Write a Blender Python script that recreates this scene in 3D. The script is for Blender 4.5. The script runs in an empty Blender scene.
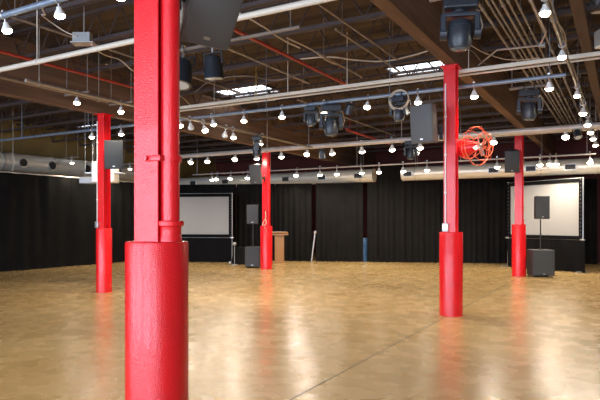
import bpy, bmesh, math, random
from mathutils import Vector, Matrix
random.seed(7)
scene = bpy.context.scene
COL = scene.collection
PI = math.pi
S = 1.6                      # camera height in metres; plan dimensions below are in multiples of it
TH = math.radians(29.8)
F = 568.0
ct, st = math.cos(TH), math.sin(TH)
# ---------------------------------------------------------------- camera
cam = bpy.data.cameras.new('camera'); camo = bpy.data.objects.new('camera', cam); COL.objects.link(camo)
camo.location = (0, 0, S); camo.rotation_euler = (PI/2, 0, TH)
cam.sensor_width = 36; cam.lens = F/600*36; cam.shift_y = 21/600; cam.clip_end = 200
scene.camera = camo
# ---------------------------------------------------------------- world, light, exposure
w = bpy.data.worlds.new('world'); scene.world = w; w.use_nodes = True
w.node_tree.nodes['Background'].inputs[0].default_value = (.65, .8, 1, 1)
w.node_tree.nodes['Background'].inputs[1].default_value = 1.0
scene.view_settings.view_transform = 'Standard'; scene.view_settings.look = 'None'
scene.view_settings.gamma = 1; scene.view_settings.use_curve_mapping = False
scene.view_settings.exposure = 0.75
WIN = [(-10.2, 2.2), (-7.1, 2.4), (-3.9, 2.2), (-.8, 2.2), (2.3, 2.0)]   # windows of the near wall: centre X, width
WY, WZ0, WZ1 = -3.6, .35, 2.55
WIN_POWER = 380
LAMP_POWER = 74
for i, (cx, ww) in enumerate(WIN):
    ld = bpy.data.lights.new('daylight', 'AREA'); ld.shape = 'RECTANGLE'; ld.size = ww*S; ld.size_y = (WZ1-WZ0)*S
    ld.energy = WIN_POWER; ld.color = (.68, .79, 1.0)
    lo = bpy.data.objects.new('daylight', ld); COL.objects.link(lo)
    lo.location = (cx*S, (WY-.12)*S, (WZ0+WZ1)/2*S); lo.rotation_euler = (PI/2, 0, 0)   # faces +Y, into the room

# ---------------------------------------------------------------- coordinates
def W(px, py, D):            # D in multiples of S
    xc = (px-300)*D/F*S; d = D*S
    return Vector((xc*ct - d*st, xc*st + d*ct, S - (py-221)*D/F*S))
def Dfloor(py): return F/(py-221)
def fl(px, py):
    v = W(px, py, Dfloor(py)); v.z = 0; return v
def XatY(px, Y):             # world X (units S) where the sight line of column px meets plane Y
    r = (px-300)/F; dx, dy = r*ct-st, r*st+ct
    return dx/dy*Y
def YatX(px, X):
    r = (px-300)/F; dx, dy = r*ct-st, r*st+ct
    return dy/dx*X
def Wz(px, py, z):           # point at height z (units S above eye)
    return W(px, py, -F*z/(py-221))
# ---------------------------------------------------------------- materials
def mat(name, col, rough=.5, metal=0, noise=None, bump=0, bscale=40, emit=None, estr=0, spec=.5, coat=0):
    m = bpy.data.materials.new(name); m.use_nodes = True
    nt = m.node_tree; N = nt.nodes; L = nt.links; b = N['Principled BSDF']
    b.inputs['Base Color'].default_value = (*col, 1); b.inputs['Roughness'].default_value = rough
    b.inputs['Metallic'].default_value = metal; b.inputs['Specular IOR Level'].default_value = spec
    b.inputs['Coat Weight'].default_value = coat
    tc = N.new('ShaderNodeTexCoord')
    if noise:
        sc, c2, amt = noise
        n = N.new('ShaderNodeTexNoise'); n.inputs['Scale'].default_value = sc; n.inputs['Detail'].default_value = 6
        L.new(tc.outputs['Object'], n.inputs['Vector'])
        r = N.new('ShaderNodeValToRGB'); r.color_ramp.elements[0].position = .5-amt/2; r.color_ramp.elements[1].position = .5+amt/2
        r.color_ramp.elements[0].color = (*col, 1); r.color_ramp.elements[1].color = (*c2, 1)
        L.new(n.outputs['Fac'], r.inputs['Fac']); L.new(r.outputs['Color'], b.inputs['Base Color'])
    if bump:
        n2 = N.new('ShaderNodeTexNoise'); n2.inputs['Scale'].default_value = bscale; n2.inputs['Detail'].default_value = 3
        L.new(tc.outputs['Object'], n2.inputs['Vector'])
        bp = N.new('ShaderNodeBump'); bp.inputs['Strength'].default_value = bump; bp.inputs['Distance'].default_value = .01
        L.new(n2.outputs['Fac'], bp.inputs['Height']); L.new(bp.outputs['Normal'], b.inputs['Normal'])
    if emit:
        b.inputs['Emission Color'].default_value = (*emit, 1); b.inputs['Emission Strength'].default_value = estr
    return m
M = {}
M['red'] = mat('red_gloss_paint', (.80, .010, .016), .22, 0, (6, (.70, .010, .016), .5), .35, 110, coat=.1)
M['redpipe'] = mat('red_sprinkler_paint', (.42, .04, .02), .45, 0, (9, (.28, .03, .02), .5))
M['orange'] = mat('orange_red_enamel', (.9, .13, .05), .35)
M['black_cloth'] = mat('black_drape_cloth', (.0055, .0055, .006), .95, 0, (3, (.010, .0095, .009), .5), .3, 120, spec=.15)
M['skirt'] = mat('black_skirt_cloth', (.004, .004, .005), .95, 0, None, .3, 120, spec=.15)
M['black'] = mat('black_plastic', (.018, .019, .022), .5, 0, (20, (.025, .026, .03), .5), .1, 200)
M['spk'] = mat('charcoal_speaker_coating', (.035, .037, .042), .6, 0, None, .4, 300)
M['grille'] = mat('speaker_grille', (.05, .055, .06), .5, .3, None, .6, 500)
M['grey_spk'] = mat('grey_speaker_coating', (.10, .10, .098), .55, 0, None, .3, 300)
M['mover'] = mat('blue_black_fixture_plastic', (.022, .028, .037), .38, 0)
M['lens'] = mat('dark_glass_lens', (.10, .14, .18), .08, .3)
M['white'] = mat('white_enamel', (.8, .79, .76), .35, 0)
M['cream'] = mat('cream_painted_pipe', (.72, .66, .56), .4, 0, (4, (.62, .56, .46), .5))
M['pale'] = mat('pale_grey_pipe', (.60, .56, .53), .35, .2, (5, (.50, .44, .40), .5))
M['steelblue'] = mat('blue_grey_galvanised_pipe', (.17, .21, .28), .4, .4, (8, (.24, .29, .35), .4))
M['conduit'] = mat('galvanised_conduit', (.40, .36, .31), .4, .5, (6, (.28, .245, .21), .5))
M['darkpipe'] = mat('dull_grey_pipe', (.26, .22, .19), .5, .3, (6, (.20, .16, .13), .5))
M['joist'] = mat('purple_brown_joist_steel', (.045, .033, .034), .6, .2, (5, (.075, .05, .045), .5))
M['cable'] = mat('pale_cable', (.55, .46, .36), .5)
M['duct'] = mat('galvanised_spiral_duct', (.82, .78, .68), .35, .3, (2, (.72, .67, .57), .5))
M['hole'] = mat('duct_outlet_dark', (.02, .02, .022), .6)
M['screen'] = mat('white_projection_fabric', (.32, .32, .32), .8)
M['wood'] = mat('oak_podium_wood', (.42, .22, .085), .45, 0, (12, (.34, .17, .06), .5))
M['alum'] = mat('brushed_aluminium', (.55, .55, .55), .35, .8)
M['bulb'] = mat('lit_bulb', (1, .95, .85), .3, emit=(1, .88, .66), estr=14)
M['bulboff'] = mat('unlit_bulb_glass', (.5, .55, .6), .15)
M['sky'] = mat('translucent_skylight_panel', (.8, .85, .9), .5, emit=(.80, .90, 1.0), estr=2.2)
M['blue'] = mat('blue_plastic', (.03, .10, .22), .45)
M['greybox'] = mat('grey_metal_box', (.33, .34, .34), .45, .3)
M['yellow'] = mat('yellow_plastic', (.7, .55, .05), .5)
M['glass'] = mat('window_glass', (.9, .95, 1), .05); M['glass'].node_tree.nodes['Principled BSDF'].inputs['Transmission Weight'].default_value = 1
# duct: add ribs
def add_wave_bump(m, scale, axis='X', strength=.3):
    nt = m.node_tree; N = nt.nodes; L = nt.links; b = N['Principled BSDF']
    tc = N.new('ShaderNodeTexCoord'); wv = N.new('ShaderNodeTexWave'); wv.bands_direction = axis; wv.inputs['Scale'].default_value = scale
    L.new(tc.outputs['Object'], wv.inputs['Vector']); bp = N.new('ShaderNodeBump'); bp.inputs['Strength'].default_value = strength; bp.inputs['Distance'].default_value = .01
    L.new(wv.outputs['Fac'], bp.inputs['Height']); L.new(bp.outputs['Normal'], b.inputs['Normal'])
# floor: polished stained concrete
def floor_mat():
    m = bpy.data.materials.new('polished_tan_concrete'); m.use_nodes = True
    nt = m.node_tree; N = nt.nodes; L = nt.links; b = N['Principled BSDF']
    tc = N.new('ShaderNodeTexCoord')
    n = N.new('ShaderNodeTexNoise'); n.inputs['Scale'].default_value = .7; n.inputs['Detail'].default_value = 7; n.inputs['Roughness'].default_value = .55
    n.inputs['Distortion'].default_value = .6
    L.new(tc.outputs['Object'], n.inputs['Vector'])
    r = N.new('ShaderNodeValToRGB'); e = r.color_ramp.elements
    e[0].position = .22; e[0].color = (.35, .225, .085, 1); e[1].position = .80; e[1].color = (.53, .375, .175, 1)
    q = e.new(.5); q.color = (.445, .30, .128, 1)
    L.new(n.outputs['Fac'], r.inputs['Fac'])
    n3 = N.new('ShaderNodeTexNoise'); n3.inputs['Scale'].default_value = 3; n3.inputs['Detail'].default_value = 9
    L.new(tc.outputs['Object'], n3.inputs['Vector'])
    r3 = N.new('ShaderNodeValToRGB'); r3.color_ramp.elements[0].position = .3; r3.color_ramp.elements[1].position = .55
    r3.color_ramp.elements[0].color = (.80, .76, .70, 1); r3.color_ramp.elements[1].color = (1, 1, 1, 1)
    L.new(n3.outputs['Fac'], r3.inputs['Fac'])
    mx = N.new('ShaderNodeMix'); mx.data_type = 'RGBA'; mx.blend_type = 'MULTIPLY'; mx.inputs[0].default_value = .38
    L.new(r.outputs['Color'], mx.inputs[6]); L.new(r3.outputs['Color'], mx.inputs[7])
    L.new(mx.outputs[2], b.inputs['Base Color'])
    mr = N.new('ShaderNodeMapRange'); mr.inputs[3].default_value = .16; mr.inputs[4].default_value = .38
    L.new(n3.outputs['Fac'], mr.inputs[0]); L.new(mr.outputs[0], b.inputs['Roughness'])
    n2 = N.new('ShaderNodeTexNoise'); n2.inputs['Scale'].default_value = 1.6; n2.inputs['Detail'].default_value = 5
    L.new(tc.outputs['Object'], n2.inputs['Vector'])
    bp = N.new('ShaderNodeBump'); bp.inputs['Strength'].default_value = .08; bp.inputs['Distance'].default_value = .01
    L.new(n2.outputs['Fac'], bp.inputs['Height']); L.new(bp.outputs['Normal'], b.inputs['Normal'])
    b.inputs['Coat Weight'].default_value = .25; b.inputs['Coat Roughness'].default_value = .2
    return m
M['floor'] = floor_mat()
def plank_mat(name, c1, c2, scale, bands=True):
    m = mat(name, c1, .8, 0)
    nt = m.node_tree; N = nt.nodes; L = nt.links; b = N['Principled BSDF']
    tc = N.new('ShaderNodeTexCoord'); mp = N.new('ShaderNodeMapping'); mp.inputs['Scale'].default_value = (.3, 6, 1)
    if not bands: mp.inputs['Scale'].default_value = (6, .4, 6)
    L.new(tc.outputs['Object'], mp.inputs['Vector'])
    n = N.new('ShaderNodeTexNoise'); n.inputs['Scale'].default_value = scale; n.inputs['Detail'].default_value = 6; L.new(mp.outputs[0], n.inputs['Vector'])
    r = N.new('ShaderNodeValToRGB'); r.color_ramp.elements[0].position = .35; r.color_ramp.elements[1].position = .65
    r.color_ramp.elements[0].color = (*c1, 1); r.color_ramp.elements[1].color = (*c2, 1)
    L.new(n.outputs['Fac'], r.inputs['Fac']); L.new(r.outputs['Color'], b.inputs['Base Color'])
    return m
M['deck'] = plank_mat('brown_timber_roof_deck', (.042, .027, .019), (.088, .056, .036), 1.2)
M['beam'] = plank_mat('brown_timber_girder', (.10, .055, .034), (.17, .095, .058), 1.5, False)
M['plank'] = plank_mat('dark_timber_header', (.07, .042, .028), (.11, .066, .042), 1.5, False)
M['wall_red'] = mat('maroon_painted_wall', (.13, .022, .02), .8, 0, (1.5, (.08, .02, .018), .5))
M['wall_olive'] = mat('olive_yellow_wall', (.30, .20, .055), .8, 0, (1.2, (.20, .13, .045), .5))
M['wall_tan'] = mat('tan_wall', (.42, .33, .24), .8, 0)
add_wave_bump(M['duct'], 3, 'X', .25)

# ---------------------------------------------------------------- builders
def bm_new(): return bmesh.new()
def _ins(bm, verts_m): return verts_m
def box(bm, c, s, rot=None, bev=0):
    m = Matrix.Translation(Vector(c)) @ (rot.to_4x4() if rot else Matrix.Identity(4)) @ Matrix.Diagonal((*s, 1))
    r = bmesh.ops.create_cube(bm, size=1, matrix=m)
    if bev:
        es = list({e for v in r['verts'] for e in v.link_edges})
        bmesh.ops.bevel(bm, geom=es, offset=bev, segments=2, affect='EDGES', profile=.5)
    return r['verts']
def cyl(bm, p0, p1, r, r2=None, seg=16, caps=True):
    p0, p1 = Vector(p0), Vector(p1); d = p1-p0
    q = d.to_track_quat('Z', 'Y').to_matrix().to_4x4()
    bmesh.ops.create_cone(bm, cap_ends=caps, segments=seg, radius1=r, radius2=r if r2 is None else r2, depth=d.length,
                          matrix=Matrix.Translation((p0+p1)/2) @ q)
def tube(bm, pts, r, seg=8):
    for a, b in zip(pts[:-1], pts[1:]): cyl(bm, a, b, r, seg=seg)
    for p in pts[1:-1]: bmesh.ops.create_uvsphere(bm, u_segments=seg, v_segments=6, radius=r*1.02, matrix=Matrix.Translation(Vector(p)))
def lathe(bm, prof, seg=32, M4=None):
    rings = []
    M4 = M4 or Matrix.Identity(4)
    for r, z in prof:
        rings.append([bm.verts.new(M4 @ Vector((r*math.cos(2*PI*i/seg), r*math.sin(2*PI*i/seg), z))) for i in range(seg)])
    for a, b in zip(rings[:-1], rings[1:]):
        for i in range(seg): bm.faces.new((a[i], a[(i+1) % seg], b[(i+1) % seg], b[i]))
    bm.faces.new(list(reversed(rings[0]))); bm.faces.new(rings[-1])
def torus(bm, R, r, M4, seg=36, ms=8):
    vs = []
    for i in range(seg):
        a = 2*PI*i/seg; ring = []
        for j in range(ms):
            b = 2*PI*j/ms
            ring.append(bm.verts.new(M4 @ Vector(((R+r*math.cos(b))*math.cos(a), (R+r*math.cos(b))*math.sin(a), r*math.sin(b)))))
        vs.append(ring)
    for i in range(seg):
        for j in range(ms):
            bm.faces.new((vs[i][j], vs[(i+1) % seg][j], vs[(i+1) % seg][(j+1) % ms], vs[i][(j+1) % ms]))
def obj(name, bm, m, parent=None, smooth=True, kind=None, loc=None, label=None):
    bmesh.ops.recalc_face_normals(bm, faces=bm.faces[:])
    if smooth:
        for f in bm.faces: f.smooth = True
        for e in bm.edges:
            if len(e.link_faces) == 2 and e.calc_face_angle(0) > .6: e.smooth = False
    me = bpy.data.meshes.new(name); bm.to_mesh(me); bm.free(); me.materials.append(m)
    o = bpy.data.objects.new(name, me); COL.objects.link(o)
    if parent: o.parent = parent
    if kind: o['kind'] = kind
    if loc is not None: o.location = loc
    if label: o['label'] = label
    return o
def tag(o, label, cat, group=None, kind=None):
    o['label'] = label; o['category'] = cat
    if group: o['group'] = group
    if kind: o['kind'] = kind
    return o
def thing(name, label, cat, loc=(0, 0, 0), rz=0, group=None):
    o = bpy.data.objects.new(name, None); COL.objects.link(o); o.location = loc; o.rotation_euler = (0, 0, rz)
    o.empty_display_size = .1
    return tag(o, label, cat, group)
def dup(root, loc, rot=None, label=None, group=None):
    def cp(o, par):
        c = o.copy(); COL.objects.link(c)
        if par: c.parent = par
        for ch in [x for x in kids.get(o.name, [])]: cp(ch, c)
        return c
    kids = {}
    for x in COL.objects:
        if x.parent: kids.setdefault(x.parent.name, []).append(x)
    r = cp(root, None); r.location = loc
    if rot is not None: r.rotation_euler = rot
    if label: r['label'] = label
    if group: r['group'] = group
    return r
ORD = ['first', 'second', 'third', 'fourth', 'fifth', 'sixth', 'seventh', 'eighth', 'ninth', 'tenth', 'eleventh', 'twelfth', 'thirteenth',
       'fourteenth', 'fifteenth', 'sixteenth', 'seventeenth', 'eighteenth', 'nineteenth', 'twentieth']

# ================================================================ THE SETTING
X0, X1, Y0, Y1 = -12.3, 3.9, WY, 15.6
ZC = 3.32                                   # roof deck height
def struct(name, bm, m, smooth=False): return obj(name, bm, m, None, smooth, 'structure')
b = bm_new(); box(b, ((X0+X1)/2*S, (Y0+Y1)/2*S, -.05), ((X1-X0)*S+.4, (Y1-Y0)*S+.4, .1)); struct('floor', b, M['floor'])
b = bm_new(); box(b, ((X0+X1)/2*S, (Y0+Y1)/2*S, ZC*S+.05), ((X1-X0)*S+.4, (Y1-Y0)*S+.4, .1)); struct('ceiling', b, M['deck'])
b = bm_new(); box(b, (X0*S-.1, (Y0+Y1)/2*S, ZC*S/2), (.2, (Y1-Y0)*S, ZC*S)); struct('wall_left', b, M['wall_olive'])
b = bm_new(); box(b, (X1*S+.1, (Y0+Y1)/2*S, ZC*S/2), (.2, (Y1-Y0)*S, ZC*S)); struct('wall_right', b, M['wall_tan'])
b = bm_new(); box(b, ((X0+X1)/2*S, Y1*S+.1, ZC*S/2), ((X1-X0)*S+.4, .2, ZC*S)); struct('wall_far', b, M['wall_red'])
b = bm_new()                                 # near wall with window openings
xs = X0
for cx, ww in WIN+[(X1+1, 2)]:
    x = cx-ww/2
    if x > xs: box(b, ((xs+x)/2*S, WY*S-.1, ZC*S/2), ((x-xs)*S, .2, ZC*S))
    xs = cx+ww/2
for cx, ww in WIN:
    box(b, (cx*S, WY*S-.1, WZ0*S/2), (ww*S, .2, WZ0*S)); box(b, (cx*S, WY*S-.1, (WZ1+ZC)/2*S), (ww*S, .2, (ZC-WZ1)*S))
struct('wall_near', b, M['wall_tan'])
for i, (cx, ww) in enumerate(WIN):
    b = bm_new(); t = .06; zc = (WZ0+WZ1)/2*S; hh = (WZ1-WZ0)*S
    for k in range(5): box(b, ((cx-ww/2)*S+t/2+k*(ww*S-t)/4, WY*S-.05, zc), (t if k in (0, 4) else .04, .06, hh))
    for k in range(4): box(b, (cx*S, WY*S-.05, WZ0*S+t/2+k*(hh-t)/3), (ww*S, .06, t if k in (0, 3) else .04))
    struct('window_%d' % (i+1), b, M['white'])
b = bm_new()                                 # saw joint in the slab along the column line
box(b, (-1.625*S, 6*S, .0012), (.012, 19*S, .0024)); struct('trim_1', b, M['hole'])

# girders over the column rows
def girder(X, zb, zt, wd, label):
    b = bm_new()
    box(b, (X*S, 6*S, (zb+zt)/2*S), (wd*S, 19*S, (zt-zb)*S), bev=.01)
    box(b, ((X+wd/2)*S+.012, 6*S, (zt-.03)*S), (.03, 19*S, .08)); box(b, ((X-wd/2)*S-.012, 6*S, (zt-.03)*S), (.03, 19*S, .08))
    return tag(obj('roof_girder', b, M['beam'], smooth=False), label, 'beam', 'timber roof girders')
girder(-1.59, 2.64, 3.19, .126, 'brown timber girder running over the near, middle and right red columns')
girder(-6.42, 2.50, 3.19, .14, 'brown timber girder running over the two red columns at left')
b = bm_new(); box(b, (-.35*S, 6.3*S, 2.83*S), (.10*S, 18.4*S, .08*S), bev=.01)
for yy in range(1, 15, 2): box(b, (-.35*S, (yy+.13)*S, 3.09*S), (.03*S, .03*S, .46*S))
tag(obj('timber_header', b, M['plank'], smooth=False), 'narrow dark timber header at upper right beside the row of bright lamps', 'beam')

# bar joists, one per bay and row
def joist_mesh(L):
    b = bm_new(); zb, zt = 2.93*S, 3.24*S
    for dy in (-.03, .03):
        box(b, (0, dy, zt), (L+.1, .045, .05)); box(b, (0, dy, zb), (L-.5, .045, .06))
    n = int(L/.62); dx = (L-.5)/n
    for k in range(n):
        xa = -(L-.5)/2+k*dx
        cyl(b, (xa, 0, zb), (xa+dx/2, 0, zt), .013, seg=6); cyl(b, (xa+dx/2, 0, zt), (xa+dx, 0, zb), .013, seg=6)
    cyl(b, (-L/2, 0, zt), (-(L-.5)/2, 0, zb), .013, seg=6); cyl(b, (L/2, 0, zt), ((L-.5)/2, 0, zb), .013, seg=6)
    return b
bays = [(X0+.02, -6.42, 'left bay'), (-6.42, -1.59, 'middle bay'), (-1.59, X1-.02, 'right bay')]
ys = [2.6+.8*k for k in range(16)]
for xa, xb, nm in bays:
    L = (xb-xa)*S
    proto = obj('bar_joist', joist_mesh(L-.12), M['joist'], smooth=False)
    for k, y in enumerate(ys):
        o = proto if k == 0 else proto.copy()
        if k: COL.objects.link(o)
        o.location = ((xa+xb)/2*S, y*S, 0)
        tag(o, 'dark steel open-web roof joist over the %s, %s from the near end' % (nm, ORD[k]), 'joist', 'open-web joists over the '+nm)

# skylights
def skylight(px, py, w_, d_, label):
    c = Wz(px, py, ZC-1-.02)
    t = thing('skylight', label, 'skylight', (c.x, c.y, ZC*S-.0), 0, 'skylights in the roof deck')
    b = bm_new(); box(b, (0, 0, -.012), (w_*S, d_*S, .02)); obj('panel', b, M['sky'], t, False)
    b = bm_new()
    for sx in (-1, 1): box(b, (sx*w_*S/2, 0, -.03), (.04, d_*S+.04, .06))
    for sy in (-1, 1): box(b, (0, sy*d_*S/2, -.03), (w_*S, .04, .06))
    for k in range(1, 4): box(b, (-w_*S/2+k*w_*S/4, 0, -.027), (.02, d_*S, .01))
    obj('frame', b, M['joist'], t, False)
skylight(247, 91, 1.05, .62, 'white skylight panel behind the cream rail, between near and far left columns')
skylight(418, 68, .85, .55, 'white skylight panel just left of the middle red column')
skylight(518, 91, .35, .3, 'small bluish skylight panel above the right moving head')
skylight(88, 125, .9, .25, 'narrow pale glowing strip, standing in for lit wood, left of the left red column')  # no real skylight: glowing panel added to stand in for a lit light-wood strip

# ================================================================ COLUMNS
def column(x, y, ztop, gh, gr, label, pipe, cond=None, box_=None):
    t = thing('steel_column', label, 'column', (x*S, y*S, 0), 0, 'red columns with round bollard bases')
    g = gr*S
    b = bm_new(); lathe(b, [(g, 0), (g, gh*S-.015), (g-.004, gh*S-.004), (g-.015, gh*S)], 48); gd = obj('guard', b, M['red'], t)
    hw = .1; tf = .014; z0 = gh*S-.02; z1 = ztop*S; zc = (z0+z1)/2; hz = z1-z0
    b = bm_new()
    for s in (-1, 1): box(b, (0, s*(hw-tf/2), zc), (2*hw, tf, hz), bev=.003)
    box(b, (0, 0, zc), (.01, 2*hw-tf, hz))
    obj('shaft', b, M['red'], t, False)
    b = bm_new(); box(b, (0, 0, z1-.01), (.30, .30, .02)); obj('cap_plate', b, M['red'], t, False)
    if pipe:
        px, py, r = pipe
        b = bm_new(); cyl(b, (px, py, z0+.02), (px, py, z1), r, seg=28); dp = obj('downpipe', b, M['red'], t)
        b = bm_new(); zt = gh*S
        lathe(b, [(r*1.25, zt-.0), (r*1.22, zt+.03), (r*1.16, zt+.04), (r*1.18, zt+.085), (r*1.22, zt+.092), (r*1.42, zt+.098), (r*1.44, zt+.122), (r*1.36, zt+.128), (r*1.02, zt+.13)], 36,
              Matrix.Translation((px, py, 0)))
        obj('pipe_collar', b, M['red'], t)
        b = bm_new(); zs = S+.385
        lathe(b, [(r*1.03, zs-.02), (r*1.2, zs-.02), (r*1.2, zs+.02), (r*1.03, zs+.02)], 28, Matrix.Translation((px, py, 0)))
        box(b, (px-.045, py-.085, zs), (.13, .05, .036), bev=.004); cyl(b, (px-.09, py-.09, zs), (px-.09, py-.125, zs), .014)
        obj('pipe_strap', b, M['red'], t)
    if cond:
        cx, cy, r, zt2, mm = cond
        b = bm_new(); cyl(b, (cx, cy, gh*S+.02), (cx, cy, zt2*S), r, seg=12)
        for zz in (1.3, 1.7, 2.1): 
            if zz < zt2: cyl(b, (cx, cy, zz*S-.015), (cx, cy, zz*S+.015), r*1.7, seg=12)
        obj('conduit', b, mm, t)
        b = bm_new(); box(b, (cx, cy-.005, gh*S+.075), (.10, .05, .14), bev=.005); obj('junction_box', b, M['alum'], t, label='small pale junction box')
    return t
cN = (-1.62, 1.668)
column(-1.611, 1.673, 2.64, .921, .1225, 'largest red steel column with a round downpipe, nearest the camera', (.115, -.008, .060))
column(-1.608, 6.04, 2.64, .885, .122, 'red steel column with an orange caged fan on its side', None, (-.062, -.118, .012, 2.45, M['white']), True)
column(-1.68, 10.94, 2.64, .94, .122, 'red steel column in front of the right projection screen', (.085, -.01, .05))
column(-6.37, 5.57, 2.50, .90, .108, 'red steel column at left, in front of the black left drapes', None, (-.085, -.118, .012, 2.4, M['white']), True)
column(-6.49, 9.92, 2.50, .90, .125, 'red steel column farthest back, between speaker stand and podium', (.085, -.01, .045))

# ================================================================ DRAPES
def drape(pA, pB, ztop, label, group, seed, zbot=.015, name='stage_drape', m='black_cloth', amp=.05, pitch=.22):
    """pA, pB floor points; folded cloth with real thickness"""
    rnd = random.Random(seed)
    pA, pB = Vector(pA), Vector(pB); d = pB-pA; L = d.length; u = d/L; n = Vector((-u.y, u.x, 0))
    t = Vector((pA.x, pA.y, 0))
    nx = max(12, int(L/.03)); rows = [0, .15, .4, .7, .93, 1]
    b = bm_new(); ph = rnd.random()*6; ph2 = rnd.random()*6
    def off(s, v):
        a = amp*(.55+.45*(1-v))
        return a*(math.sin(2*PI*s/pitch+ph+.9*math.sin(s*2.3+ph2)) * .6 + .4*math.sin(2*PI*s/(pitch*2.3)+ph2)) + .015*math.sin(s*9+v*5)
    grid = []
    for i in range(nx+1):
        s = L*i/nx; colv = []
        for v in rows:
            p = u*s + n*off(s, v); p.z = zbot+(ztop*S-zbot)*v; colv.append(p)
        grid.append(colv)
    fr = [[b.verts.new(p) for p in c] for c in grid]
    bk = [[b.verts.new(p+n*.012) for p in c] for c in grid]
    R = len(rows)
    for i in range(nx):
        for j in range(R-1):
            b.faces.new((fr[i][j], fr[i+1][j], fr[i+1][j+1], fr[i][j+1])); b.faces.new((bk[i][j+1], bk[i+1][j+1], bk[i+1][j], bk[i][j]))
        b.faces.new((fr[i][0], bk[i][0], bk[i+1][0], fr[i+1][0])); b.faces.new((fr[i][R-1], fr[i+1][R-1], bk[i+1][R-1], bk[i][R-1]))
    for j in range(R-1):
        b.faces.new((fr[0][j], fr[0][j+1], bk[0][j+1], bk[0][j])); b.faces.new((fr[nx][j+1], fr[nx][j], bk[nx][j], bk[nx][j+1]))
    o = obj(name, b, M[m]); o.location = t
    return tag(o, label, 'curtain', group)
# left run parallel to the left wall
XL = -10.6
lefts = [(-1, 2.6), (2.6, 6.0), (6.0, 8.35), (8.35, 10.75)]
for k, (a, c) in enumerate(lefts[1:]):
    nm = ['black drape at the far left edge, nearest of the left wall drapes', 'black drape left of the left red column, second along the left wall',
          'black drape right behind the left red column, in the far left corner'][k]
    drape((XL*S, a*S, 0), (XL*S, (c-.01)*S, 0), 1.955, nm, 'drapes along the left side', 30+k, pitch=.5, amp=.03)
CA, CB = fl(150, 259.7), fl(600, 264.5)
def cpt(px):     # point on the far drape line seen at column px
    A, d = CA, CB-CA; r = (px-300)/F; q = Vector((r*ct-st, r*st+ct, 0))
    # A + t d = s q
    det = d.x*(-q.y)-(-q.x)*d.y
    tt = (-A.x*(-q.y) - (-q.x)*(-A.y))/det
    return A+d*tt
segs = [(151, 236, 1.93, 'black drape behind the left projection screen'), (236.6, 275, 1.93, 'black drape behind the farthest red column'),
        (275.5, 311.5, 1.93, 'black drape behind the podium, right of the farthest column'), (316, 363, 1.93, 'black drape between the two narrow gaps in the far curtain'),
        (367, 377.5, 1.93, 'narrow black drape just right of the gap with the blue barrel'), (378, 405, 2.36, 'tallest black drape, rising between the ends of the two far ducts'), (405.5, 441, 1.95, 'black drape left of the middle red column'),
        (441.5, 504, 1.97, 'black drape between the middle column and the right screen'), (504.5, 597, 1.97, 'black drape behind the right projection screen')]
for k, (a, c, z, nm) in enumerate(segs):
    drape(cpt(a), cpt(c), z, nm, 'drapes across the far side', 50+k)
# swept-back flap near the podium
# drape rail
b = bm_new(); cyl(b, (XL*S-.03, 2.6*S, 1.965*S), (XL*S-.03, 10.75*S, 1.965*S), .024)
for y in (3, 5, 7, 9, 10.6): cyl(b, (XL*S-.03, y*S, 1.965*S), (XL*S-.03, y*S, 3.2*S), .006, seg=6)
tag(obj('drape_rail', b, M['cream']), 'pale drape rail along the top of the left black drapes', 'rail')

# things glimpsed in the drape gaps
p = cpt(365); p = p+Vector((-.35*st*1.0, .35*ct, 0))
b = bm_new(); lathe(b, [(.20, 0), (.22, .02), (.22, .28), (.235, .30), (.22, .32), (.22, .60), (.235, .62), (.22, .64), (.22, .9), (.20, .93)], 28)
o = obj('plastic_barrel', b, M['blue'], loc=p); tag(o, 'blue barrel glimpsed through the narrow gap in the far drapes', 'barrel')
p0, p1 = cpt(311.5), cpt(315); off = Vector((.12*st, -.12*ct, 0))
b = bm_new(); q0, q1 = p0+off, p1+off; q0.z = .02; q1.z = 1.15; cyl(b, q0, q1, .03); 
bmesh.ops.create_uvsphere(b, u_segments=12, v_segments=8, radius=.07, matrix=Matrix.Translation(q1))
tag(obj('leaning_pole', b, M['alum']), 'pale pole leaning upright at the left gap in the far drapes', 'pole')

# ================================================================ SCREENS
def screen(pA, pB, z0, z1, label, sk_label, zsk, seed, ext=0.0):
    pA, pB = Vector(pA), Vector(pB); d = pB-pA; L = d.length; rz = math.atan2(d.y, d.x)
    t = thing('projection_screen', label, 'projection screen', (pA+pB)/2, rz, 'projection screens in black frames')
    H = z1-z0; zc = (z0+z1)/2; fw = .12
    b = bm_new(); box(b, (0, 0, zc), (L-.08, .012, H-.08)); obj('screen_surface', b, M['screen'], t, False)
    b = bm_new()
    for s in (-1, 1):
        box(b, (s*(L-fw)/2, -.015, zc), (fw, .05, H), bev=.006); box(b, (0, -.015, zc+s*(H-fw)/2), (L-2*fw, .05, fw), bev=.006)
    obj('masking_border', b, M['skirt'], t, False, label='black masking border')
    b = bm_new()
    for s in (-1, 1):
        cyl(b, (s*L/2, .0, .05), (s*L/2, .0, z1+.03), .022); cyl(b, (-L/2, 0, zc+s*H/2), (L/2, 0, zc+s*H/2), .018)
        box(b, (s*L/2, -.02, .025), (.08, .62, .05), bev=.01)
        box(b, (s*L/2, -.02, z0), (.14, .08, .05), bev=.01)
    fr = obj('truss_frame', b, M['alum'], t, label='thin metal frame with feet')
    b = bm_new(); n = 16
    for s in (-1, 1):
        for k in range(n): bmesh.ops.create_uvsphere(b, u_segments=8, v_segments=6, radius=.008, matrix=Matrix.Translation((s*(L/2-.05), -.045, z0+.05+k*(H-.1)/(n-1))))
    obj('snap_button', b, M['alum'], t)['kind'] = 'stuff'
    u = d/L; nn = Vector((u.y, -u.x, 0))
    drape(pA+nn*.09+u*.03, pB+nn*.09+u*ext, z0/S-.02, sk_label, None, seed, name='screen_skirt', m='skirt', amp=.035, pitch=.5)
    return t
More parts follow.
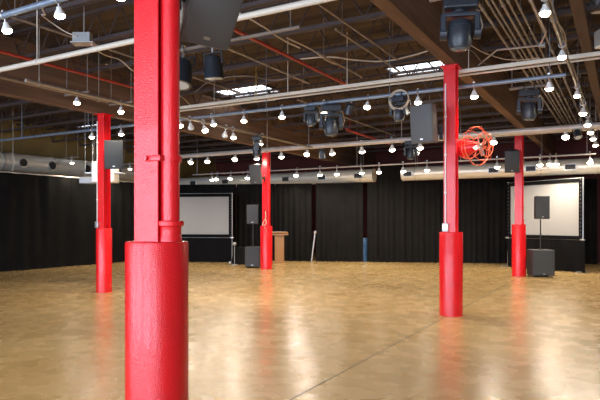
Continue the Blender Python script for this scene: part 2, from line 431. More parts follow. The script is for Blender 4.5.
def fpt(px, D): v = W(px, 221, D); v.z = 0; return v
A, B = fpt(508, 12.5), fpt(583, 10.95)
screen(A, B, .635*S, 1.83*S, 'projection screen at right, behind the speaker on its pole', 'black cloth skirt hanging below the right projection screen', 0, 91, .12)
u = (CB-CA).normalized(); nn = Vector((u.y, -u.x, 0))
A = cpt(152)+nn*.45+u*.5; B = cpt(232)+nn*.45
# solve B so that its column is 232
B = fpt(232.0, 13.75); A = B-u*3.3*1.0
screen(A, B, .60*S, 1.665*S, 'projection screen just right of the nearest red column', 'black cloth skirt hanging below the left projection screen', 0, 92, 0)

# ================================================================ SPEAKERS
def cabinet_bm(wd, dp, ht, taper=.62, bev=.012):
    b = bm_new()
    vs = box(b, (0, 0, 0), (wd, dp, ht))
    for v in vs:
        if v.co.y > 0: v.co.x *= taper
    bmesh.ops.bevel(b, geom=b.edges[:], offset=bev, segments=2, affect='EDGES', profile=.5)
    return b
def wall_speaker(name, label, loc, rz, tilt, colspk, arm):
    """loc = centre of the cabinet; front faces local -Y; arm: vector to the column"""
    t = thing(name, label, 'speaker', loc, 0, 'speakers bracketed to the red columns')
    R = Matrix.Rotation(rz, 3, 'Z') @ Matrix.Rotation(tilt, 3, 'X'); q = R.to_euler()
    o = obj('cabinet', cabinet_bm(.40, .34, .62), M[colspk], t); o.rotation_euler = q
    b = bm_new(); box(b, (0, -.172, .0), (.36, .012, .57), bev=.004); g = obj('grille', b, M['grille'] if colspk == 'spk' else M['grey_spk'], o)
    b = bm_new(); box(b, (0, -.180, -.25), (.05, .006, .02)); obj('badge', b, M['alum'], o, False)
    b = bm_new(); a = Vector(arm); st_ = R @ Vector((0, .15, -.05))
    cyl(b, st_, a, .022); cyl(b, st_+Vector((0, 0, -.12)), a, .015); box(b, a, (.05, .05, .22)); obj('bracket', b, M['black'], t)
    return t
def spk_at(px, py, D, colxy, label, rz, tilt, colspk='spk'):
    c = W(px, py, D); arm = Vector((colxy[0]*S, colxy[1]*S-.10, c.z-.12))-c
    if colxy[2]: arm = Vector((colxy[0]*S+.10, colxy[1]*S, c.z-.12))-c
    wall_speaker('column_speaker', label, c, rz, tilt, colspk, arm)
spk_at(115, 154.5, 7.8, (-6.37, 5.57, 1), 'grey-blue loudspeaker on the right side of the left red column', math.radians(38), math.radians(8))
spk_at(426, 124, 5.85, (-1.68, 5.98, 0), 'tall grey loudspeaker on the left of the middle red column', math.radians(-10), math.radians(6), 'grey_spk')
spk_at(512, 161, 10.1, (-1.72, 10.85, 0), 'black tilted loudspeaker at the top of the right red column', math.radians(10), math.radians(14))
spk_at(257, 174, 11.55, (-6.49, 9.92, 0), 'grey loudspeaker at the top of the farthest red column', math.radians(14), math.radians(10), 'grey_spk')
spk_at(206, -6, 2.45, (-1.60, 1.70, 1), 'large charcoal loudspeaker overhead beside the nearest red column', math.radians(70), math.radians(34), 'grey_spk')

def pole_speaker(base, sw, sh, sz0, label, label2, label3, rz):
    """floor sub, pole and a top box"""
    x, y = base.x, base.y
    t = thing('subwoofer', label, 'speaker', (x, y, 0), rz)
    b = bm_new(); box(b, (0, 0, sh/2+.03), (sw, sw*.95, sh-.03), bev=.015); c = obj('cabinet', b, M['spk'], t, False)
    b = bm_new(); box(b, (0, -sw*.475-.006, sh/2+.03), (sw-.05, .012, sh-.09), bev=.004); obj('grille', b, M['grille'], t, False)
    b = bm_new(); box(b, (0, -sw*.475-.016, .10), (.05, .006, .03)); obj('badge', b, M['alum'], t, False)
    for sx in (-1, 1):
        for sy in (-1, 1):
            b = bm_new(); cyl(b, (sx*(sw/2-.06), sy*(sw*.4), 0), (sx*(sw/2-.06), sy*(sw*.4), .03), .025); obj('foot', b, M['black'], t)
    b = bm_new(); cyl(b, (x, y, sh+.015), (x, y, sz0+.0), .018); cyl(b, (x, y, sh+.36), (x, y, sh+.44), .028); cyl(b, (x, y, sh+.015), (x, y, sh+.05), .04)
    tag(obj('speaker_pole', b, M['black']), label3, 'pole')
    t = thing('loudspeaker', label2, 'speaker', (x, y, sz0), rz)
    o = obj('cabinet', cabinet_bm(.40, .36, .66), M['spk'], t); o.location = (0, 0, .33)
    b = bm_new(); box(b, (0, -.182, .33), (.36, .012, .6), bev=.004); obj('grille', b, M['grille'], t, False)
    b = bm_new(); box(b, (0, -.191, .06), (.05, .006, .025)); obj('badge', b, M['alum'], t, False)
p = fl(540.5, 276.5); pole_speaker(p, .60, .76, (1+2/F*10.2)*S, 'black subwoofer on the floor beside the right red column', 'black loudspeaker on a pole in front of the right screen',
                             'black pole joining the right subwoofer and its loudspeaker', math.radians(26))
p = fl(253, 267.5); pole_speaker(p, .50, .70, (1-3/F*12.2)*S, 'black subwoofer on the floor left of the farthest red column', 'black loudspeaker on a pole left of the farthest red column',
                             'black pole joining the far subwoofer and its loudspeaker', math.radians(28))
# ================================================================ PODIUM
p = fpt(279.5, 13.55)
t = thing('podium', 'light wooden podium standing right of the farthest red column', 'podium', p, math.radians(28))
b = bm_new(); box(b, (0, 0, .03), (.46, .42, .06), bev=.008); obj('base', b, M['wood'], t, False)
b = bm_new(); box(b, (0, 0, .55), (.34, .30, 1.0), bev=.008); obj('body', b, M['wood'], t, False)
b = bm_new(); box(b, (0, .0, 1.12), (.66, .46, .035), Matrix.Rotation(math.radians(-14), 3, 'X'), bev=.006)
box(b, (0, -.23, 1.09), (.66, .02, .06)); obj('reading_top', b, M['wood'], t, False)
b = bm_new(); box(b, (0, .02, 1.148), (.5, .36, .008), Matrix.Rotation(math.radians(-14), 3, 'X')); 
tag(obj('paper_sheet', b, M['white'], None, False, loc=(p.x, p.y, 0)), 'white paper lying on the podium top', 'paper').rotation_euler = (0, 0, math.radians(28))
# draped case beside left screen
p = fpt(240.5, 13.2)
b = bm_new(); pr = []
seg = 40
for zi, (rr, z) in enumerate([(.30, 0.005), (.28, .15), (.25, .45), (.235, .60), (.225, .635)]):
    ring = []
    for i in range(seg):
        a = 2*PI*i/seg; k = 1+(.08*math.sin(a*9) if zi < 3 else .01)
        sq = 1/max(abs(math.cos(a)), abs(math.sin(a)))
        ring.append(b.verts.new((rr*k*math.cos(a)*(.6+.4*sq), rr*k*math.sin(a)*(.6+.4*sq), z)))
    pr.append(ring)
for a_, b_ in zip(pr[:-1], pr[1:]):
    for i in range(seg): b.faces.new((a_[i], a_[(i+1) % seg], b_[(i+1) % seg], b_[i]))
b.faces.new(pr[-1]); b.faces.new(list(reversed(pr[0])))
tag(obj('draped_table', b, M['black_cloth'], loc=p), 'small table draped in black between left screen and far subwoofer', 'table')
q = fpt(234.5, 13.0)
b = bm_new(); cyl(b, (q.x, q.y, 0), (q.x, q.y, .02), .13); cyl(b, (q.x, q.y, .02), (q.x, q.y, .78), .012); 
bmesh.ops.create_uvsphere(b, u_segments=14, v_segments=10, radius=.07, matrix=Matrix.Translation((q.x, q.y, .76)))
tag(obj('floor_light', b, M['greybox']), 'small pale ball-headed stand light at the corner of the left screen', 'light')

# ================================================================ DUCTS
def duct(pA, pB, r, label, outlets, side, capend=None):
    pA, pB = Vector(pA), Vector(pB); d = pB-pA; L = d.length; rz = math.atan2(d.y, d.x)
    t = thing('spiral_duct', label, 'duct', (pA+pB)/2, rz, 'galvanised ducts under the ceiling')
    b = bm_new(); cyl(b, (-L/2, 0, 0), (L/2, 0, 0), r, seg=40); 
    n = int(L/1.5)
    for k in range(n+1): cyl(b, (-L/2+k*L/n-.02, 0, 0), (-L/2+k*L/n+.02, 0, 0), r+.012, seg=40)
    obj('duct_body', b, M['duct'], t)
    for o_ in outlets:     # distance along, outlet box facing side and slightly down
        b = bm_new(); R = Matrix.Rotation(math.radians(0), 3, 'X')
        (cyl(b, (o_, side*(r-.06), -.02), (o_, side*(r+.05), -.02), .16, seg=24) if capend else box(b, (o_, side*(r-.01), -.02), (.34, .10, .20), bev=.006)); f = obj('outlet', b, M['alum'], t, False)
        b = bm_new(); (cyl(b, (o_, side*(r+.045), -.02), (o_, side*(r+.054), -.02), .14, seg=24) if capend else box(b, (o_, side*(r+.042), -.02), (.30, .01, .16)))
        for k in range(4): box(b, (o_, side*(r+.05), -.08+k*.04), (.24, .012, .006))
        obj('outlet_grille', b, M['hole'], f, False, label='dark outlet opening')
    for k in range(max(3, int(L/3))):
        b = bm_new()
        x = -L/2+.5+k*(L-1)/(max(3, int(L/3))-1)
        cyl(b, (x, r*.45, .1), (x, r*.45, ZC*S-pA.z-.02), .006, seg=6); cyl(b, (x, -r*.45, .1), (x, -r*.45, ZC*S-pA.z-.02), .006, seg=6)
        cyl(b, (x-.015, 0, 0), (x+.015, 0, 0), r+.015, seg=30)
        obj('hanger', b, M['alum'], t)
    return t
YD, ZD, RD = 12.84, 2.105, .16
def dx(px, xa, xb): return (XatY(px, YD)-(xa+xb)/2)*S
xa, xb = -11.9, XatY(374, YD)
duct((xa*S, YD*S, ZD*S), (xb*S, YD*S, ZD*S), RD*S, 'galvanised round duct above the left screen and farthest column, ending mid-room',
     [dx(k, xa, xb) for k in (197, 229, 289, 325, 361)], -1)
xa, xb = XatY(403.5, YD), 1.5
duct((xa*S, YD*S, ZD*S), (xb*S, YD*S, ZD*S), RD*S, 'galvanised round duct above the right projection screen', [dx(k, xa, xb) for k in (410, 495, 532, 571)], -1)
XD = -11.5
ya, yb = 4.5, 12.5
duct((XD*S, ya*S, 2.27*S), (XD*S, yb*S, 2.27*S), .20*S, 'galvanised round duct above the left black drapes', [(YatX(k, XD)-(ya+yb)/2)*S for k in (17, 46, 81, 112)], -1, True)

# ================================================================ PIPES
def pipe_x(Y, z, xa, xb, r, m, name, label, cat, hang=None, square=None):
    b = bm_new()
    if square: box(b, ((xa+xb)/2*S, Y*S, z*S), ((xb-xa)*S, square[0], square[1]), bev=.004)
    else: cyl(b, (xa*S, Y*S, z*S), (xb*S, Y*S, z*S), r, seg=16)
    hn = hang or 2.4; n = max(2, int((xb-xa)/hn))
    for k in range(n+1):
        x = (xa+.15+k*(xb-xa-.3)/n)*S
        cyl(b, (x, Y*S, z*S), (x, Y*S, ZC*S-.01), .008, seg=6)
        if not square: cyl(b, (x-.02, Y*S, z*S), (x+.02, Y*S, z*S), r*1.25, seg=12)
    return tag(obj(name, b, M[m]), label, cat)
def pipe_y(X, z, ya, yb, r, m, name, label, cat, hang=2.6, rods=True):
    b = bm_new(); cyl(b, (X*S, ya*S, z*S), (X*S, yb*S, z*S), r, seg=12)
    n = max(1, int((yb-ya)/hang))
    for k in range(n+1):
        y = (ya+.15+k*(yb-ya-.3)/n)*S
        if rods: cyl(b, (X*S, y, z*S), (X*S, y, ZC*S-.01), .008, seg=6)
        cyl(b, (X*S, y-.02, z*S), (X*S, y+.02, z*S), r*1.35, seg=12)
    return tag(obj(name, b, M[m]), label, cat)
PA = (3.30, 2.45); PA2 = (2.44, 2.45); PB = (6.2, 2.45); PC = (9.66, 2.44); PD = (6.15, 2.605); PE = (11.95, 2.255)
pipe_x(PA[0], PA[1], -9, 1.8, .036, 'cream', 'overhead_pipe', 'thick cream pipe crossing the upper left behind the nearest column', 'pipe', 1.9)
pipe_x(PA2[0], PA2[1], -11, -2.2, .035, 'steelblue', 'overhead_pipe', 'blue-grey pipe crossing the top left corner of the photo', 'pipe')
pipe_x(PB[0], PB[1], -11.0, XatY(566, PB[0]), .034, 'steelblue', 'lighting_pipe', 'long blue-grey lighting pipe crossing behind the middle red column', 'pipe', 1.7)
pipe_x(PC[0], PC[1], -9.3, 2.4, .074, 'pale', 'overhead_pipe', 'thick pale round pipe crossing in front of the right red column', 'pipe')
pipe_x(PC[0]+.35, PC[1]-.0, -3.2, 2.4, .03, 'pale', 'overhead_pipe', 'thin pale pipe just below the thick pipe at right', 'pipe')
pipe_x(PD[0], PD[1], -6.1, 3.2, .04, 'cream', 'overhead_rail', 'cream channel rail crossing above the blue-grey lighting pipe', 'rail', 1.9, (.05, .062))
pipe_x(PD[0]+.16, PD[1], -6.1, 3.2, .022, 'cream', 'overhead_pipe', 'slim cream pipe just behind the cream channel rail', 'pipe')
pipe_x(PE[0], PE[1], -10.2, XatY(596, PE[0]), .026, 'pale', 'lighting_pipe', 'slim pale lighting pipe just above the far ducts', 'pipe')
pipe_y(-.472, 2.515, 1.9, 12.6, .025, 'conduit', 'lighting_pipe', 'lighting pipe at right carrying the receding row of bright lamps', 'pipe')
pipe_y(-5.11, 2.38, 3.5, 9.4, .03, 'conduit', 'lighting_pipe', 'tan lighting pipe receding between the left and farthest red columns', 'pipe')
pipe_y(-3.30, 2.86, 3.9, 7.0, .03, 'redpipe', 'sprinkler_pipe', 'rusty red sprinkler pipe above the center left of the room', 'pipe')
pipe_y(-5.95, 2.86, 2.0, 6.2, .03, 'redpipe', 'sprinkler_pipe', 'rusty red sprinkler pipe crossing the upper left', 'pipe')
pipe_y(-5.64, 2.5, 1.6, 5.0, .035, 'darkpipe', 'overhead_pipe', 'dull grey pipe receding toward the left red column', 'pipe')
pipe_y(-4.5, 2.70, 9.6, 11.8, .04, 'redpipe', 'sprinkler_pipe', 'rusty red pipe right of the farthest red column', 'pipe')
for k, (X, z, ya, yb) in enumerate([(-2.30, 2.878, 4.1, 6.3), (-2.46, 2.878, 5.0, 6.8), (-2.98, 2.878, 5.6, 6.8), (-3.75, 2.878, 4.4, 6.8), (-4.9, 2.878, 3.1, 6.8), (-4.4, 2.878, 7.6, 12)]):
    pipe_y(X, z, ya, yb, .02, 'darkpipe' if k not in (3, 5) else 'conduit', 'conduit',
           'thin dull conduit over the middle bay, %s from its right side' % ORD[k], 'conduit', 1.5)
for k, (X, z) in enumerate([(-1.10, 2.88), (-1.03, 2.885), (-.985, 2.88), (-.925, 2.883), (-.87, 2.88), (-.81, 2.885), (-.70, 2.88), (-.55, 2.88), (-.18, 2.88), (-.05, 2.88)]):
    pipe_y(X, z, 3.4, 13.5-.4*(k % 3), .016 if k % 3 else .021, 'conduit', 'conduit',
           'thin conduit in the receding bundle at upper right, %s from its left side' % ORD[k], 'conduit', 1.6)
pipe_y(.12, 2.9, 5.4, 14, .03, 'darkpipe', 'overhead_pipe', 'dull grey pipe at the far upper right edge', 'pipe')

def curve_tube(name, pts, r, m, label, cat, smooth=True):
    cu = bpy.data.curves.new(name, 'CURVE'); cu.dimensions = '3D'; cu.bevel_depth = r; cu.bevel_resolution = 3; cu.use_fill_caps = True
    sp = cu.splines.new('BEZIER' if smooth else 'POLY')
    if smooth:
        sp.bezier_points.add(len(pts)-1)
        for bp_, p_ in zip(sp.bezier_points, pts): bp_.co = p_; bp_.handle_left_type = bp_.handle_right_type = 'AUTO'
    else:
        sp.points.add(len(pts)-1)
        for bp_, p_ in zip(sp.points, pts): bp_.co = (*p_, 1)
    tmp = bpy.data.objects.new(name+'_c', cu); COL.objects.link(tmp)
    dg = bpy.context.evaluated_depsgraph_get(); dg.update()
    me = bpy.data.meshes.new_from_object(tmp.evaluated_get(dg)); bpy.data.objects.remove(tmp)
    me.materials.clear(); me.materials.append(M[m])
    o = bpy.data.objects.new(name, me); COL.objects.link(o)
    for p_ in me.polygons: p_.use_smooth = True
    return tag(o, label, cat)
Zp = lambda lst, z: [Wz(a, c, z) for a, c in lst]
curve_tube('bent_conduit', Zp([(449, 69), (478, 65.5), (497, 50), (540, 45.5), (546, 32), (531, 0)], 1.86), .016, 'pale', 'bent pale conduit stepping around the bundle at upper right', 'conduit', False)
c = Wz(542, 45, 1.86)
b = bm_new(); box(b, (0, 0, 0), (.11, .11, .07), bev=.006); box(b, (0, 0, .2), (.012, .012, .38)); tag(obj('junction_box', b, M['greybox'], loc=c), 'grey junction box on the bent conduit at upper right', 'box')
curve_tube('hanging_cable', Zp([(287, 38), (300, 44), (312, 50), (330, 62), (347, 68), (362, 78)], 1.9), .011, 'cable', 'pale loose cable sagging over the centre left ceiling', 'cable')
curve_tube('hanging_cable', Zp([(300, 59), (330, 57), (355, 60), (385, 61), (410, 56), (428, 51)], 1.88), .013, 'cable', 'pale flexible cable wavering left of the big girder', 'cable')
curve_tube('hanging_cable', Zp([(240, 13.5), (262, 26), (285, 41), (300, 48)], 1.75), .012, 'cable', 'pale cable dropping from the end of the cream pipe', 'cable')
curve_tube('hanging_cable', [Vector((XatY(42, PA2[0])*S, PA2[0]*S, PA2[1]*S)), W(45, 14, 4.6), W(55, 25, 5.2), W(68, 33, 5.2), W(77, 36, 5.2)], .009, 'cable', 'pale cable leading down to the grey box at upper left', 'cable')
curve_tube('hanging_cable', [W(88, 40, 5.25), W(96, 49, 5.25), W(105, 55, 5.4), W(120, 60, 5.6), W(136, 71, 5.8), W(148, 50, 6), W(152, 7, 6.2)], .009, 'cable', 'pale cable leading right from the grey box at upper left', 'cable')
curve_tube('hanging_cable', Zp([(195, 92), (215, 80), (245, 76), (275, 80), (300, 74)], 1.86), .012, 'darkpipe', 'dark loose cable above the left skylight panel', 'cable')
rr = random.Random(3)
for k, (lst, m) in enumerate([([(470, 45), (490, 55), (515, 60), (540, 58)], 'cable'), ([(470, 50), (500, 66), (530, 62)], 'darkpipe'), ([(555, 20), (563, 30), (566, 45), (562, 60)], 'cable'),
                              ([(180, 96), (205, 108), (240, 104), (275, 100)], 'cable')]):
    curve_tube('hanging_cable', Zp(lst, 1.84), .009, m, ['pale cable crossing the conduit bundle at upper right', 'dark cable sagging under the conduit bundle at upper right',
               'pale cable looping beside the timber header at right', 'thin cable just above the blue-grey pipe right of the nearest column'][k], 'cable')

# grey box on the cream pipe at upper left
c = W(84, 38, 5.25)
t = thing('power_box', 'grey metal power box above the cream pipe at upper left', 'box', c)
b = bm_new(); box(b, (-.03, 0, 0), (.26, .14, .15), Matrix.Rotation(TH, 3, 'Z'), bev=.008); obj('housing', b, M['greybox'], t, False)
b = bm_new(); box(b, (.0, 0, -.085), (.34, .2, .015), Matrix.Rotation(TH, 3, 'Z')); cyl(b, (0, 0, 0), (0, 0, ZC*S-c.z), .008, seg=6); obj('bracket', b, M['alum'], t, False)
# yellow wire nut on the cream rail
c = Wz(256, 99, 1.70)
b = bm_new(); bmesh.ops.create_uvsphere(b, u_segments=10, v_segments=8, radius=.05, matrix=Matrix.Identity(4)); cyl(b, (0, 0, 0), (0, 0, ZC*S-c.z), .005, seg=6)
tag(obj('cable_tag', b, M['yellow'], loc=c), 'small yellow tag below the cream rail near the left skylight', 'tag')
# projector behind the left column
c = W(105.5, 172.5, 9.0)
t = thing('projector', 'white boxy projector hung behind the left red column', 'projector', c, TH)
b = bm_new(); box(b, (0, 0, 0), (.56, .45, .52), bev=.02); obj('body', b, M['white'], t, False)
b = bm_new(); cyl(b, (.1, -.24, .05), (.1, -.20, .05), .07); obj('lens', b, M['lens'], t)
b = bm_new(); box(b, (0, 0, -.02), (.9, .3, .02)); cyl(b, (0, 0, .2), (0, 0, ZC*S-c.z-.02), .02); obj('mount', b, M['alum'], t, False)
c = W(89, 180.5, 9.2)
b = bm_new(); box(b, (0, 0, 0), (.40, .3, .17), bev=.015)
for s in (-.1, .1): cyl(b, (s, 0, .08), (s, 0, ZC*S-c.z-.02), .006, seg=6)
o = tag(obj('amplifier', b, M['greybox'], loc=c), 'grey flat equipment box hung left of the white projector', 'box'); o.rotation_euler = (0, 0, TH)
# fixtures at right edge
for (px, py, D, w_, h_, lab) in [(601, 4, 5.2, .24, .2, 'pale fixture box in the top right corner'), (602, 38, 4.8, .12, .22, 'small pale fixture on the right edge below the corner fixture')]:
    c = W(px, py, D); t = thing('projector_box', lab, 'fixture', c, TH)
    b = bm_new(); box(b, (0, 0, 0), (w_, .2, h_), bev=.012); obj('housing', b, M['greybox'], t, False)
    b = bm_new(); box(b, (0, -.01, -h_/2-.008), (w_*.9, .18, .016)); obj('lower_edge', b, M['white'], t, False)
    b = bm_new(); cyl(b, (0, 0, h_/2-.02), (0, 0, ZC*S-c.z-.02), .012); obj('stem', b, M['alum'], t)

# ================================================================ CAGED FAN on the middle column
c = W(477, 146, 5.95)
t = thing('caged_fan', 'orange-red caged fan on the right side of the middle red column', 'fan', c, 0)
ax = Vector((math.cos(math.radians(-25)), math.sin(math.radians(-25)), .05)).normalized()
Q = ax.to_track_quat('Z', 'Y').to_matrix().to_4x4()
R0 = .325
b = bm_new()
for (R, z) in [(R0, 0), (R0*.62, .17), (R0*.3, .195), (R0*.6, -.17)]: torus(b, R, .0075, Q @ Matrix.Translation((0, 0, z)))
for k in range(8):
    a = 2*PI*k/8; pts = []
    for R, z in [(R0*.12, .2), (R0*.3, .195), (R0*.62, .17), (R0*.93, .10), (R0, 0), (R0*.93, -.10), (R0*.6, -.17), (R0*.3, -.19)]:
        pts.append((Q @ Vector((R*math.cos(a), R*math.sin(a), z))))
    tube(b, pts, .0055, 6)
obj('cage', b, M['orange'], t)
b = bm_new()
lathe(b, [(.03, .04), (.065, .03), (.09, -.03), (.10, -.10), (.16, -.22), (.16, -.30), (.06, -.33)], 24, Q); obj('motor', b, M['red'], t)
b = bm_new()
for k in range(4):
    a = 2*PI*k/4+.4; Rm = Q @ Matrix.Rotation(a, 4, 'Z') @ Matrix.Translation((.105, 0, .06)) @ Matrix.Rotation(math.radians(28), 4, 'X')
    vs = bmesh.ops.create_cube(b, size=1, matrix=Rm @ Matrix.Diagonal((.15, .07, .006, 1)))
lathe(b, [(.02, .05), (.035, .05), (.035, .08), (.015, .09)], 16, Q)
obj('blade', b, M['alum'], t, label='pale metal fan blades')
b = bm_new(); arm = Vector((-1.608*S+.1, 6.04*S, c.z))-c
cyl(b, Q @ Vector((0, 0, -.25)), arm, .02); box(b, arm, (.02, .16, .26)); obj('bracket', b, M['red'], t)

# ================================================================ LAMPS
def make_lamp(lit):
    t = thing('spot_lamp', 'x', 'lamp', (0, 0, 0))
    r = .04
    b = bm_new(); torus(b, .04, .009, Matrix.Rotation(PI/2, 4, 'Y'), 16, 6); box(b, (0, 0, .045), (.03, .03, .02)); cyl(b, (0, 0, -.04), (0, 0, -.085), .009, seg=8)
    obj('clamp', b, M['alum'], t)
    b = bm_new(); lathe(b, [(.016, -.075), (.026, -.08), (.03, -.105), (.05, -.135), (.058, -.165), (.052, -.166)], 20)
    obj('housing', b, M['white'], t)
    b = bm_new(); bmesh.ops.create_uvsphere(b, u_segments=16, v_segments=10, radius=.05, matrix=Matrix.Translation((0, 0, -.172)) @ Matrix.Diagonal((1.15, 1.15, .8, 1)))
    obj('bulb', b, M['bulb' if lit else 'bulboff'], t, label='glowing warm white bulb' if lit else None)
    if lit:
        ld = bpy.data.lights.new('lamp_light', 'SPOT'); ld.energy = LAMP_POWER; ld.color = (1, .86, .67); ld.spot_size = math.radians(165); ld.spot_blend = .8; ld.shadow_soft_size = .05
        lo = bpy.data.objects.new('lamp_light', ld); COL.objects.link(lo); lo.parent = t; lo.location = (0, 0, -.222)
    return t
lampL, lampU = make_lamp(True), make_lamp(False)
used = {True: False, False: False}
rl = random.Random(11)
def put_lamp(loc, rz, label, group, lit=True, tilt=None, scale=1.2):
    src = lampL if lit else lampU
    ti = rl.uniform(-.35, .35) if tilt is None else tilt
    rot = (ti, 0, rz)
    if not used[lit]: used[lit] = True; o = src; o.location = loc; o.rotation_euler = rot; o['label'] = label; o['group'] = group
    else: o = dup(src, loc, rot, label, group)
    o.scale = (scale,)*3
    return o
def row_x(P, pxs, nm, group, litmask=None, scale=1.2):
    for k, px in enumerate(sorted(pxs)):
        lit = not (litmask and px in litmask)
        put_lamp((XatY(px, P[0])*S, P[0]*S, P[1]*S), 0, 'small %s lamp clamped to the %s, %s from the left' % ('lit' if lit else 'unlit', nm, ORD[k]), group, lit, scale=scale)
row_x(PB, [92, 121, 212, 244, 282, 324, 368, 418, 474, 549], 'long blue-grey lighting pipe', 'lamps on the blue-grey lighting pipe', scale=1.1)
row_x(PC, [192, 208, 236, 256, 281, 308, 331, 361, 392, 420, 494, 566], 'thick pale pipe', 'lamps on the thick pale pipe', scale=1.5)
row_x(PE, [212, 217.5, 231, 248, 297, 320, 337, 361, 379, 403, 427, 497, 540, 550, 556, 590], 'slim far lighting pipe', 'lamps on the slim far pipe', scale=1.5)
row_x(PA2, [4, 58, 122], 'blue-grey pipe at the top left', 'lamps on the top left pipe', scale=.95)
for k, (px, X) in enumerate([(545, 0), (562, 0), (577, 0), (583, 0), (587.5, 0), (590.5, 0), (593, 0), (595.5, 0)]):
    put_lamp((-.472*S, YatX(px, -.472)*S, 2.515*S), PI/2, 'bright lamp in the receding row at right, %s from the near end' % ORD[k], 'lamps in the receding row at right', tilt=0, scale=1.0 if k < 3 else 1.25)
for k, (px, lit) in enumerate([(178.5, True), (190, False), (203, True), (226, False), (233, True), (262, True)]):
    put_lamp((-5.11*S, YatX(px, -5.11)*S, 2.38*S), PI/2, 'small %s lamp on the tan receding pipe, %s from the near end' % ('lit' if lit else 'unlit', ORD[k]), 'lamps on the tan receding pipe', lit)
for k, (px, py, D) in enumerate([(77, 103, 7.0), (121, 112, 7.6), (72, 163, 12.4), (112, 167, 13), (130, 169, 13.2)]):
    c = W(px, py, D); zt = c.z+.19
    b = bm_new(); cyl(b, (c.x-.35, c.y, zt), (c.x+.35, c.y, zt), .025); 
    for s in (-.3, .3): cyl(b, (c.x+s, c.y, zt), (c.x+s, c.y, ZC*S-.02), .008, seg=6)
    nm = ['above and left of the left red column', 'just above right of the left red column', 'below the left duct at far left', 'right of the left red column below its speaker', 'beside the left edge of the nearest column'][k]
    tag(obj('lamp_bar', b, M['darkpipe']), 'short hung pipe carrying the lamp '+nm, 'pipe')
    put_lamp((c.x, c.y, zt), 0, 'lit lamp on a short pipe '+nm, 'lamps on short pipes at left', tilt=0, scale=1.1)

# ================================================================ MOVING HEADS
def make_mover():
    t = thing('moving_head_light', 'x', 'stage light', (0, 0, 0))
    b = bm_new()
    for s in (-.08, .08): torus(b, .045, .010, Matrix.Translation((s, 0, 0)) @ Matrix.Rotation(PI/2, 4, 'Y'), 16, 6); box(b, (s, 0, -.055), (.04, .05, .03))
    obj('clamp', b, M['black'], t)
    b = bm_new(); box(b, (0, 0, -.12), (.34, .25, .11), bev=.018); box(b, (0, -.128, -.12), (.14, .01, .05)); cyl(b, (0, 0, -.17), (0, 0, -.20), .07); obj('base', b, M['mover'], t, False)
    b = bm_new()
    box(b, (0, 0, -.222), (.36, .13, .045), bev=.012)
    for s in (-1, 1):
        vs = box(b, (s*.165, 0, -.32), (.055, .13, .22), bev=.012); cyl(b, (s*.135, 0, -.40), (s*.20, 0, -.40), .068, seg=24)
    obj('yoke', b, M['mover'], t, False)
    b = bm_new()
    lathe(b, [(.07, -.27), (.10, -.28), (.118, -.33), (.122, -.42), (.118, -.50), (.10, -.555), (.09, -.56)], 28)
    for k in range(5): lathe(b, [(.118, -.335-.02*k), (.124, -.337-.02*k), (.124, -.343-.02*k), (.118, -.345-.02*k)], 28)
    h_ = obj('head', b, M['mover'], t)
    b = bm_new(); bmesh.ops.create_uvsphere(b, u_segments=20, v_segments=10, radius=.088, matrix=Matrix.Translation((0, 0, -.556)) @ Matrix.Diagonal((1, 1, .3, 1))); obj('lens', b, M['lens'], h_)
    b = bm_new(); tube(b, [(.1, .1, -.08), (.2, .12, -.14), (.235, .10, -.3), (.2, .08, -.42)], .007, 6); obj('power_cable', b, M['cable'], t)
    return t
mv = make_mover(); first = [True]
def put_mover(loc, rz, label, scale=1):
    if first[0]: first[0] = False; o = mv; o.location = loc; o.rotation_euler = (0, 0, rz); o['label'] = label; o['group'] = 'moving head stage lights'
    else: o = dup(mv, loc, (0, 0, rz), label, 'moving head stage lights')
    o.scale = (scale,)*3
def drop_bar(px, py, D, half, label):
    c = W(px, py, D); b = bm_new(); cyl(b, (c.x-half, c.y, c.z), (c.x+half, c.y, c.z), .028)
    for s in (-half+.04, half-.04): cyl(b, (c.x+s, c.y, c.z), (c.x+s, c.y, ZC*S-.02), .012, seg=8)
    tag(obj('lighting_bar', b, M['darkpipe']), label, 'pipe'); return c
put_mover(drop_bar(460, -6, 3.9, .34, 'short hung pipe carrying the largest moving head'), .35, 'largest moving head stage light, at the top right of centre', 1.08)
put_mover(drop_bar(529, 87, 6.6, .34, 'short hung pipe carrying the moving head above the right red column'), .2, 'dark moving head stage light above the right red column', 1.08)
put_mover((XatY(399, PB[0])*S, PB[0]*S, PB[1]*S), -.2, 'moving head stage light just above the middle column speaker', .86)
put_mover((XatY(331, PB[0])*S, PB[0]*S, PB[1]*S), .5, 'moving head stage light hanging left of centre, lens down', 1.15)
put_mover((XatY(311, PB[0])*S, PB[0]*S, PB[1]*S), .1, 'smaller moving head hung close left of the centre one', .75)
put_mover((XatY(411, PC[0])*S, PC[0]*S, PC[1]*S), .2, 'small distant moving head on the thick pale pipe', 1.0)
put_mover((-5.11*S, YatX(257, -5.11)*S, 2.38*S), PI/2+.5, 'dark moving head above the farthest red column', .95)

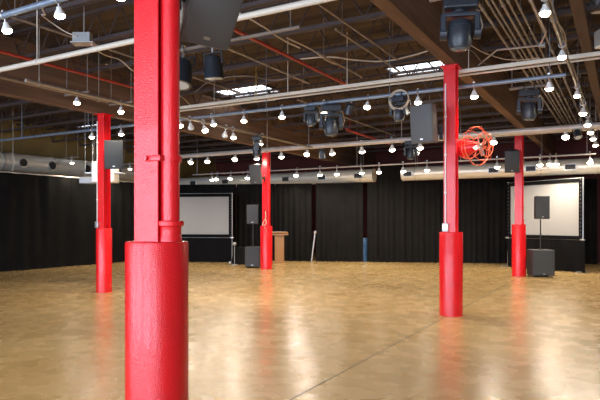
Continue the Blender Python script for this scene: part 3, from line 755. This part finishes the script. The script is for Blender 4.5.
# par cans
def make_par():
    t = thing('par_can_light', 'x', 'stage light', (0, 0, 0))
    b = bm_new(); torus(b, .045, .010, Matrix.Rotation(PI/2, 4, 'Y'), 16, 6); cyl(b, (0, 0, -.04), (0, 0, -.1), .012); obj('clamp', b, M['alum'], t)
    b = bm_new(); tube(b, [(-.13, 0, -.24), (-.13, 0, -.1), (.13, 0, -.1), (.13, 0, -.24)], .012, 6); obj('yoke', b, M['black'], t)
    b = bm_new(); lathe(b, [(.06, -.13), (.09, -.15), (.105, -.22), (.115, -.38), (.118, -.385), (.118, -.40), (.09, -.40)], 24); h_ = obj('can', b, M['mover'], t)
    b = bm_new(); cyl(b, (0, 0, -.401), (0, 0, -.392), .09, seg=24); obj('lens', b, M['bulboff'], h_)
    return t
pr_ = make_par(); fp = [True]
def put_par(loc, rot, label, scale=1):
    if fp[0]: fp[0] = False; o = pr_; o.location = loc; o.rotation_euler = rot; o['label'] = label; o['group'] = 'par can stage lights'
    else: o = dup(pr_, loc, rot, label, 'par can stage lights')
    o.scale = (scale,)*3
P1 = W(212, 44, 5.6)
P2 = W(184, 58, 5.6)
mid = (P1.z+P2.z)/2
Yp = P1.y/S
b = bm_new(); zt = P1.z; xl = XatY(176, Yp)-.3; xr = XatY(300, Yp)
cyl(b, (xl*S, P1.y, zt), (xr*S, P1.y, zt), .028)
for x in (xl+.1, (xl+xr)/2, xr-.1): cyl(b, (x*S, P1.y, zt), (x*S, P1.y, ZC*S-.01), .008, seg=6)
tag(obj('lighting_pipe', b, M['darkpipe']), 'dark lighting pipe below the large overhead speaker', 'pipe')
put_par((P1.x, P1.y, zt), (.1, 0, 0), 'dark par can lamp pointing down below the large overhead speaker', 1.35)
put_par((XatY(184, Yp)*S, P1.y, zt), (-.25, 0, .3), 'dark par can lamp partly hidden by the nearest red column', 1.6)
put_par((XatY(321, PC[0])*S, PC[0]*S, PC[1]*S), (.3, 0, 0), 'small par can lamp hanging under the thick pale pipe at centre left', .95)
put_par((XatY(576, PC[0])*S, PC[0]*S, PC[1]*S), (-.5, 0, .4), 'small tilted par can under the pipe at right', .8)
put_par((XatY(352, PB[0])*S, PB[0]*S, PB[1]*S), (.6, 0, .9), 'tilted par can left of centre on the blue-grey pipe', .7)
# coil of cable on blue pipe around the mover
cc = Vector((XatY(400, PB[0])*S, PB[0]*S-.06, PB[1]*S-.12))
b = bm_new()
for k in range(3): torus(b, .19-.012*k, .008, Matrix.Translation(cc+Vector((.01*k, -.012*k, 0))) @ Matrix.Rotation(PI/2-.1*k, 4, 'X') , 32, 6)
b2 = tag(obj('cable_coil', b, M['cable']), 'pale coiled cable around the moving head near the middle column', 'cable')
# rope on the far column
cx, cy = -6.49*S, 9.92*S
pts = [(cx+.05, cy-.13, 1.2*S), (cx+.06, cy-.14, 1.06*S), (cx-.02, cy-.15, .97*S), (cx-.02, cy-.19, .92*S), (cx+.07, cy-.20, .915*S), (cx+.10, cy-.16, .97*S), (cx+.05, cy-.135, 1.05*S)]
curve_tube('hanging_rope', [Vector(p_) for p_ in pts], .012, 'cable', 'pale rope looped on the farthest red column', 'rope')
